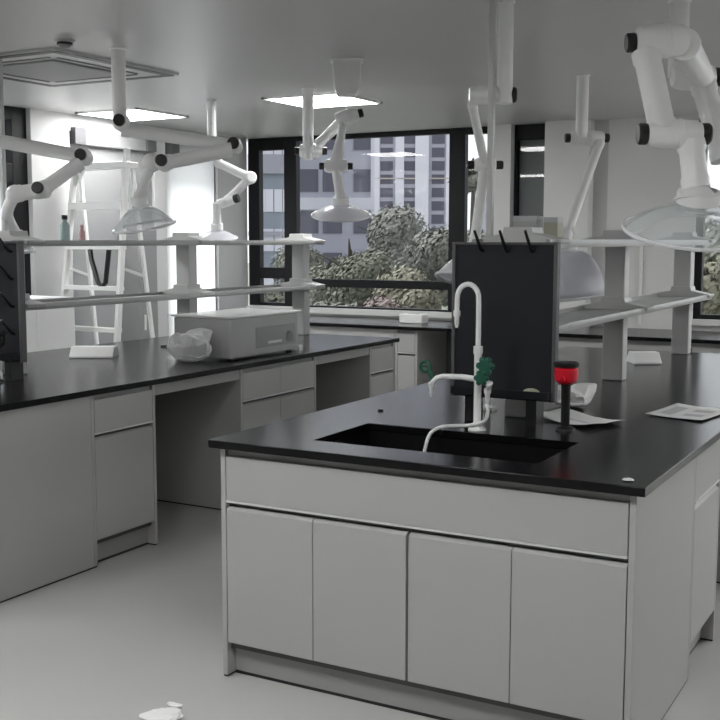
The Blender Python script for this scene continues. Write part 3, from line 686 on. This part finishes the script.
def tree(x, y, zt, r, k, label, n=2600, rz=1.0, leaf=.30, sparse=1.):
    rnd = random.Random(int(abs(x*100+y*17)))
    t = thing('tree', label, 'tree', (x, y, GZ), 0, 'trees outside the windows'); h = zt-GZ
    tr = MB().tube([(0, 0, -.05), (.05, 0, h*.35), (0, .05, h*.7), (.05, 0, h-r*.4)], [.28, .2, .13, .04], 8)
    for q in range(5):
        a = q*1.3; z0 = h-r*rz*1.6+q*.25*r; tr.tube([(0, 0, z0), (math.cos(a)*r*.35, math.sin(a)*r*.35, z0+r*.25), (math.cos(a)*r*.7, math.sin(a)*r*.7, z0+r*.4)], [.08, .05, .02], 6)
    tr.build('trunk', bark, t)
    b = MB(); cz = h-r*rz; lobes = [(Vector((rnd.uniform(-.5, .5), rnd.uniform(-.5, .5), rnd.uniform(-.45, .45)*rz))*r, rnd.uniform(.42, .6)*r) for _ in range(9)]
    for _ in range(n):
        c, lr = rnd.choice(lobes); d = Vector((rnd.gauss(0, 1), rnd.gauss(0, 1), rnd.gauss(0, 1))).normalized()
        p = c+d*lr*rnd.uniform(.7, 1.02)*sparse+Vector((0, 0, cz)); s = leaf*rnd.uniform(.6, 1.3)
        u = (d+Vector((rnd.uniform(-.7, .7), rnd.uniform(-.7, .7), rnd.uniform(-.7, .7)))).orthogonal().normalized(); v = u.cross(d+Vector((.01, .3*rnd.random(), .2))).normalized()
        b.bm.faces.new([b.bm.verts.new(p+q) for q in (-u*s, v*s*.5, u*s, -v*s*.5)])
    b.build('foliage', leafc[k], t)
def tx(u, y): d = FWD+RT*((u-360)/F)+UP*.1; return d.x/d.y*y
tree(tx(396, 44), 44, 3.3, 2.6, 2, 'grey green round tree crown in the middle of the big window', 16000, leaf=.11)
tree(tx(350, 33), 33, 1.9, 1.8, 0, 'dark green tree under the milky hood in the big window', 14000, leaf=.085)
tree(tx(438, 33), 33, 2.2, 1.6, 2, 'grey green tree at the right side of the big window', 12000, leaf=.08)
tree(tx(312, 39.5), 39.5, 1.5, 2.0, 0, 'dark green tree left of the milky hood in the big window', 12000, leaf=.09)
tree(tx(412, 27), 27, .85, 1.2, 1, 'olive yellow tree low in the big window', 6000, leaf=.09)
tree(tx(374, 24.5), 24.5, .3, 1.1, 3, 'rusty brown shrubby tree low in the big window', 5000, leaf=.08)
tree(tx(330, 21), 21, .3, 1.05, 2, 'grey green low tree by the shelf end in the big window', 5000, leaf=.08)
tree(tx(446, 20), 20, .2, 1.0, 3, 'rusty low tree before the black window post', 4000, leaf=.07)
tree(tx(268, 42), 42, -.3, 2.2, 0, 'dark tree at the foot of the blue grey block in the left pane', 6000, leaf=.14)
tree(tx(471, 29), 29, 3.9, .6, 2, 'thin leafy tree top against the sky right of the black post', 500, leaf=.10)
tree(tx(480, 26), 26, 1.9, .7, 2, 'slim tree below the thin leafy top right of the black post', 2500, leaf=.07)
tree(tx(708, 22), 22, 1.2, 1.2, 1, 'olive tree in the right window', 6000, leaf=.08)
tree(tx(752, 27), 27, 2.5, 1.9, 0, 'dark green tree at the right frame edge in the right window', 6000, leaf=.12)
# ------------------------------------------------------------------ sky and camera
wd = bpy.data.worlds.new('overcast_sky'); bpy.context.scene.world = wd; wd.use_nodes = True; nt = wd.node_tree
bg = nt.nodes['Background']; bg.inputs['Strength'].default_value = .85
tc = nt.nodes.new('ShaderNodeTexCoord'); sx = nt.nodes.new('ShaderNodeSeparateXYZ'); cr = nt.nodes.new('ShaderNodeValToRGB')
nt.links.new(tc.outputs['Generated'], sx.inputs[0]); nt.links.new(sx.outputs['Z'], cr.inputs[0]); nt.links.new(cr.outputs[0], bg.inputs[0])
cr.color_ramp.elements[0].color = (.86, .86, .90, 1); cr.color_ramp.elements[1].color = (.96, .97, 1.0, 1)
sl = bpy.data.lights.new('sun', 'SUN'); sl.energy = 4.0; sl.angle = math.radians(20); so = bpy.data.objects.new('sun', sl); C.objects.link(so)
so.rotation_euler = Vector((.46, .10, -.88)).to_track_quat('-Z', 'Y').to_euler()
cam = bpy.data.cameras.new('camera'); co = bpy.data.objects.new('camera', cam); C.objects.link(co)
cam.sensor_fit = 'HORIZONTAL'; cam.sensor_width = 36; cam.lens = F/720*36; cam.clip_start = .02; cam.clip_end = 1000
co.matrix_world = Matrix.Translation((0, 0, CAMH)) @ Matrix((RT, UP, -FWD)).transposed().to_4x4()
sc = bpy.context.scene; sc.camera = co
sc.view_settings.view_transform = 'Standard'; sc.view_settings.look = 'None'; sc.view_settings.gamma = 1; sc.view_settings.exposure = .88
sc.view_settings.use_curve_mapping = False
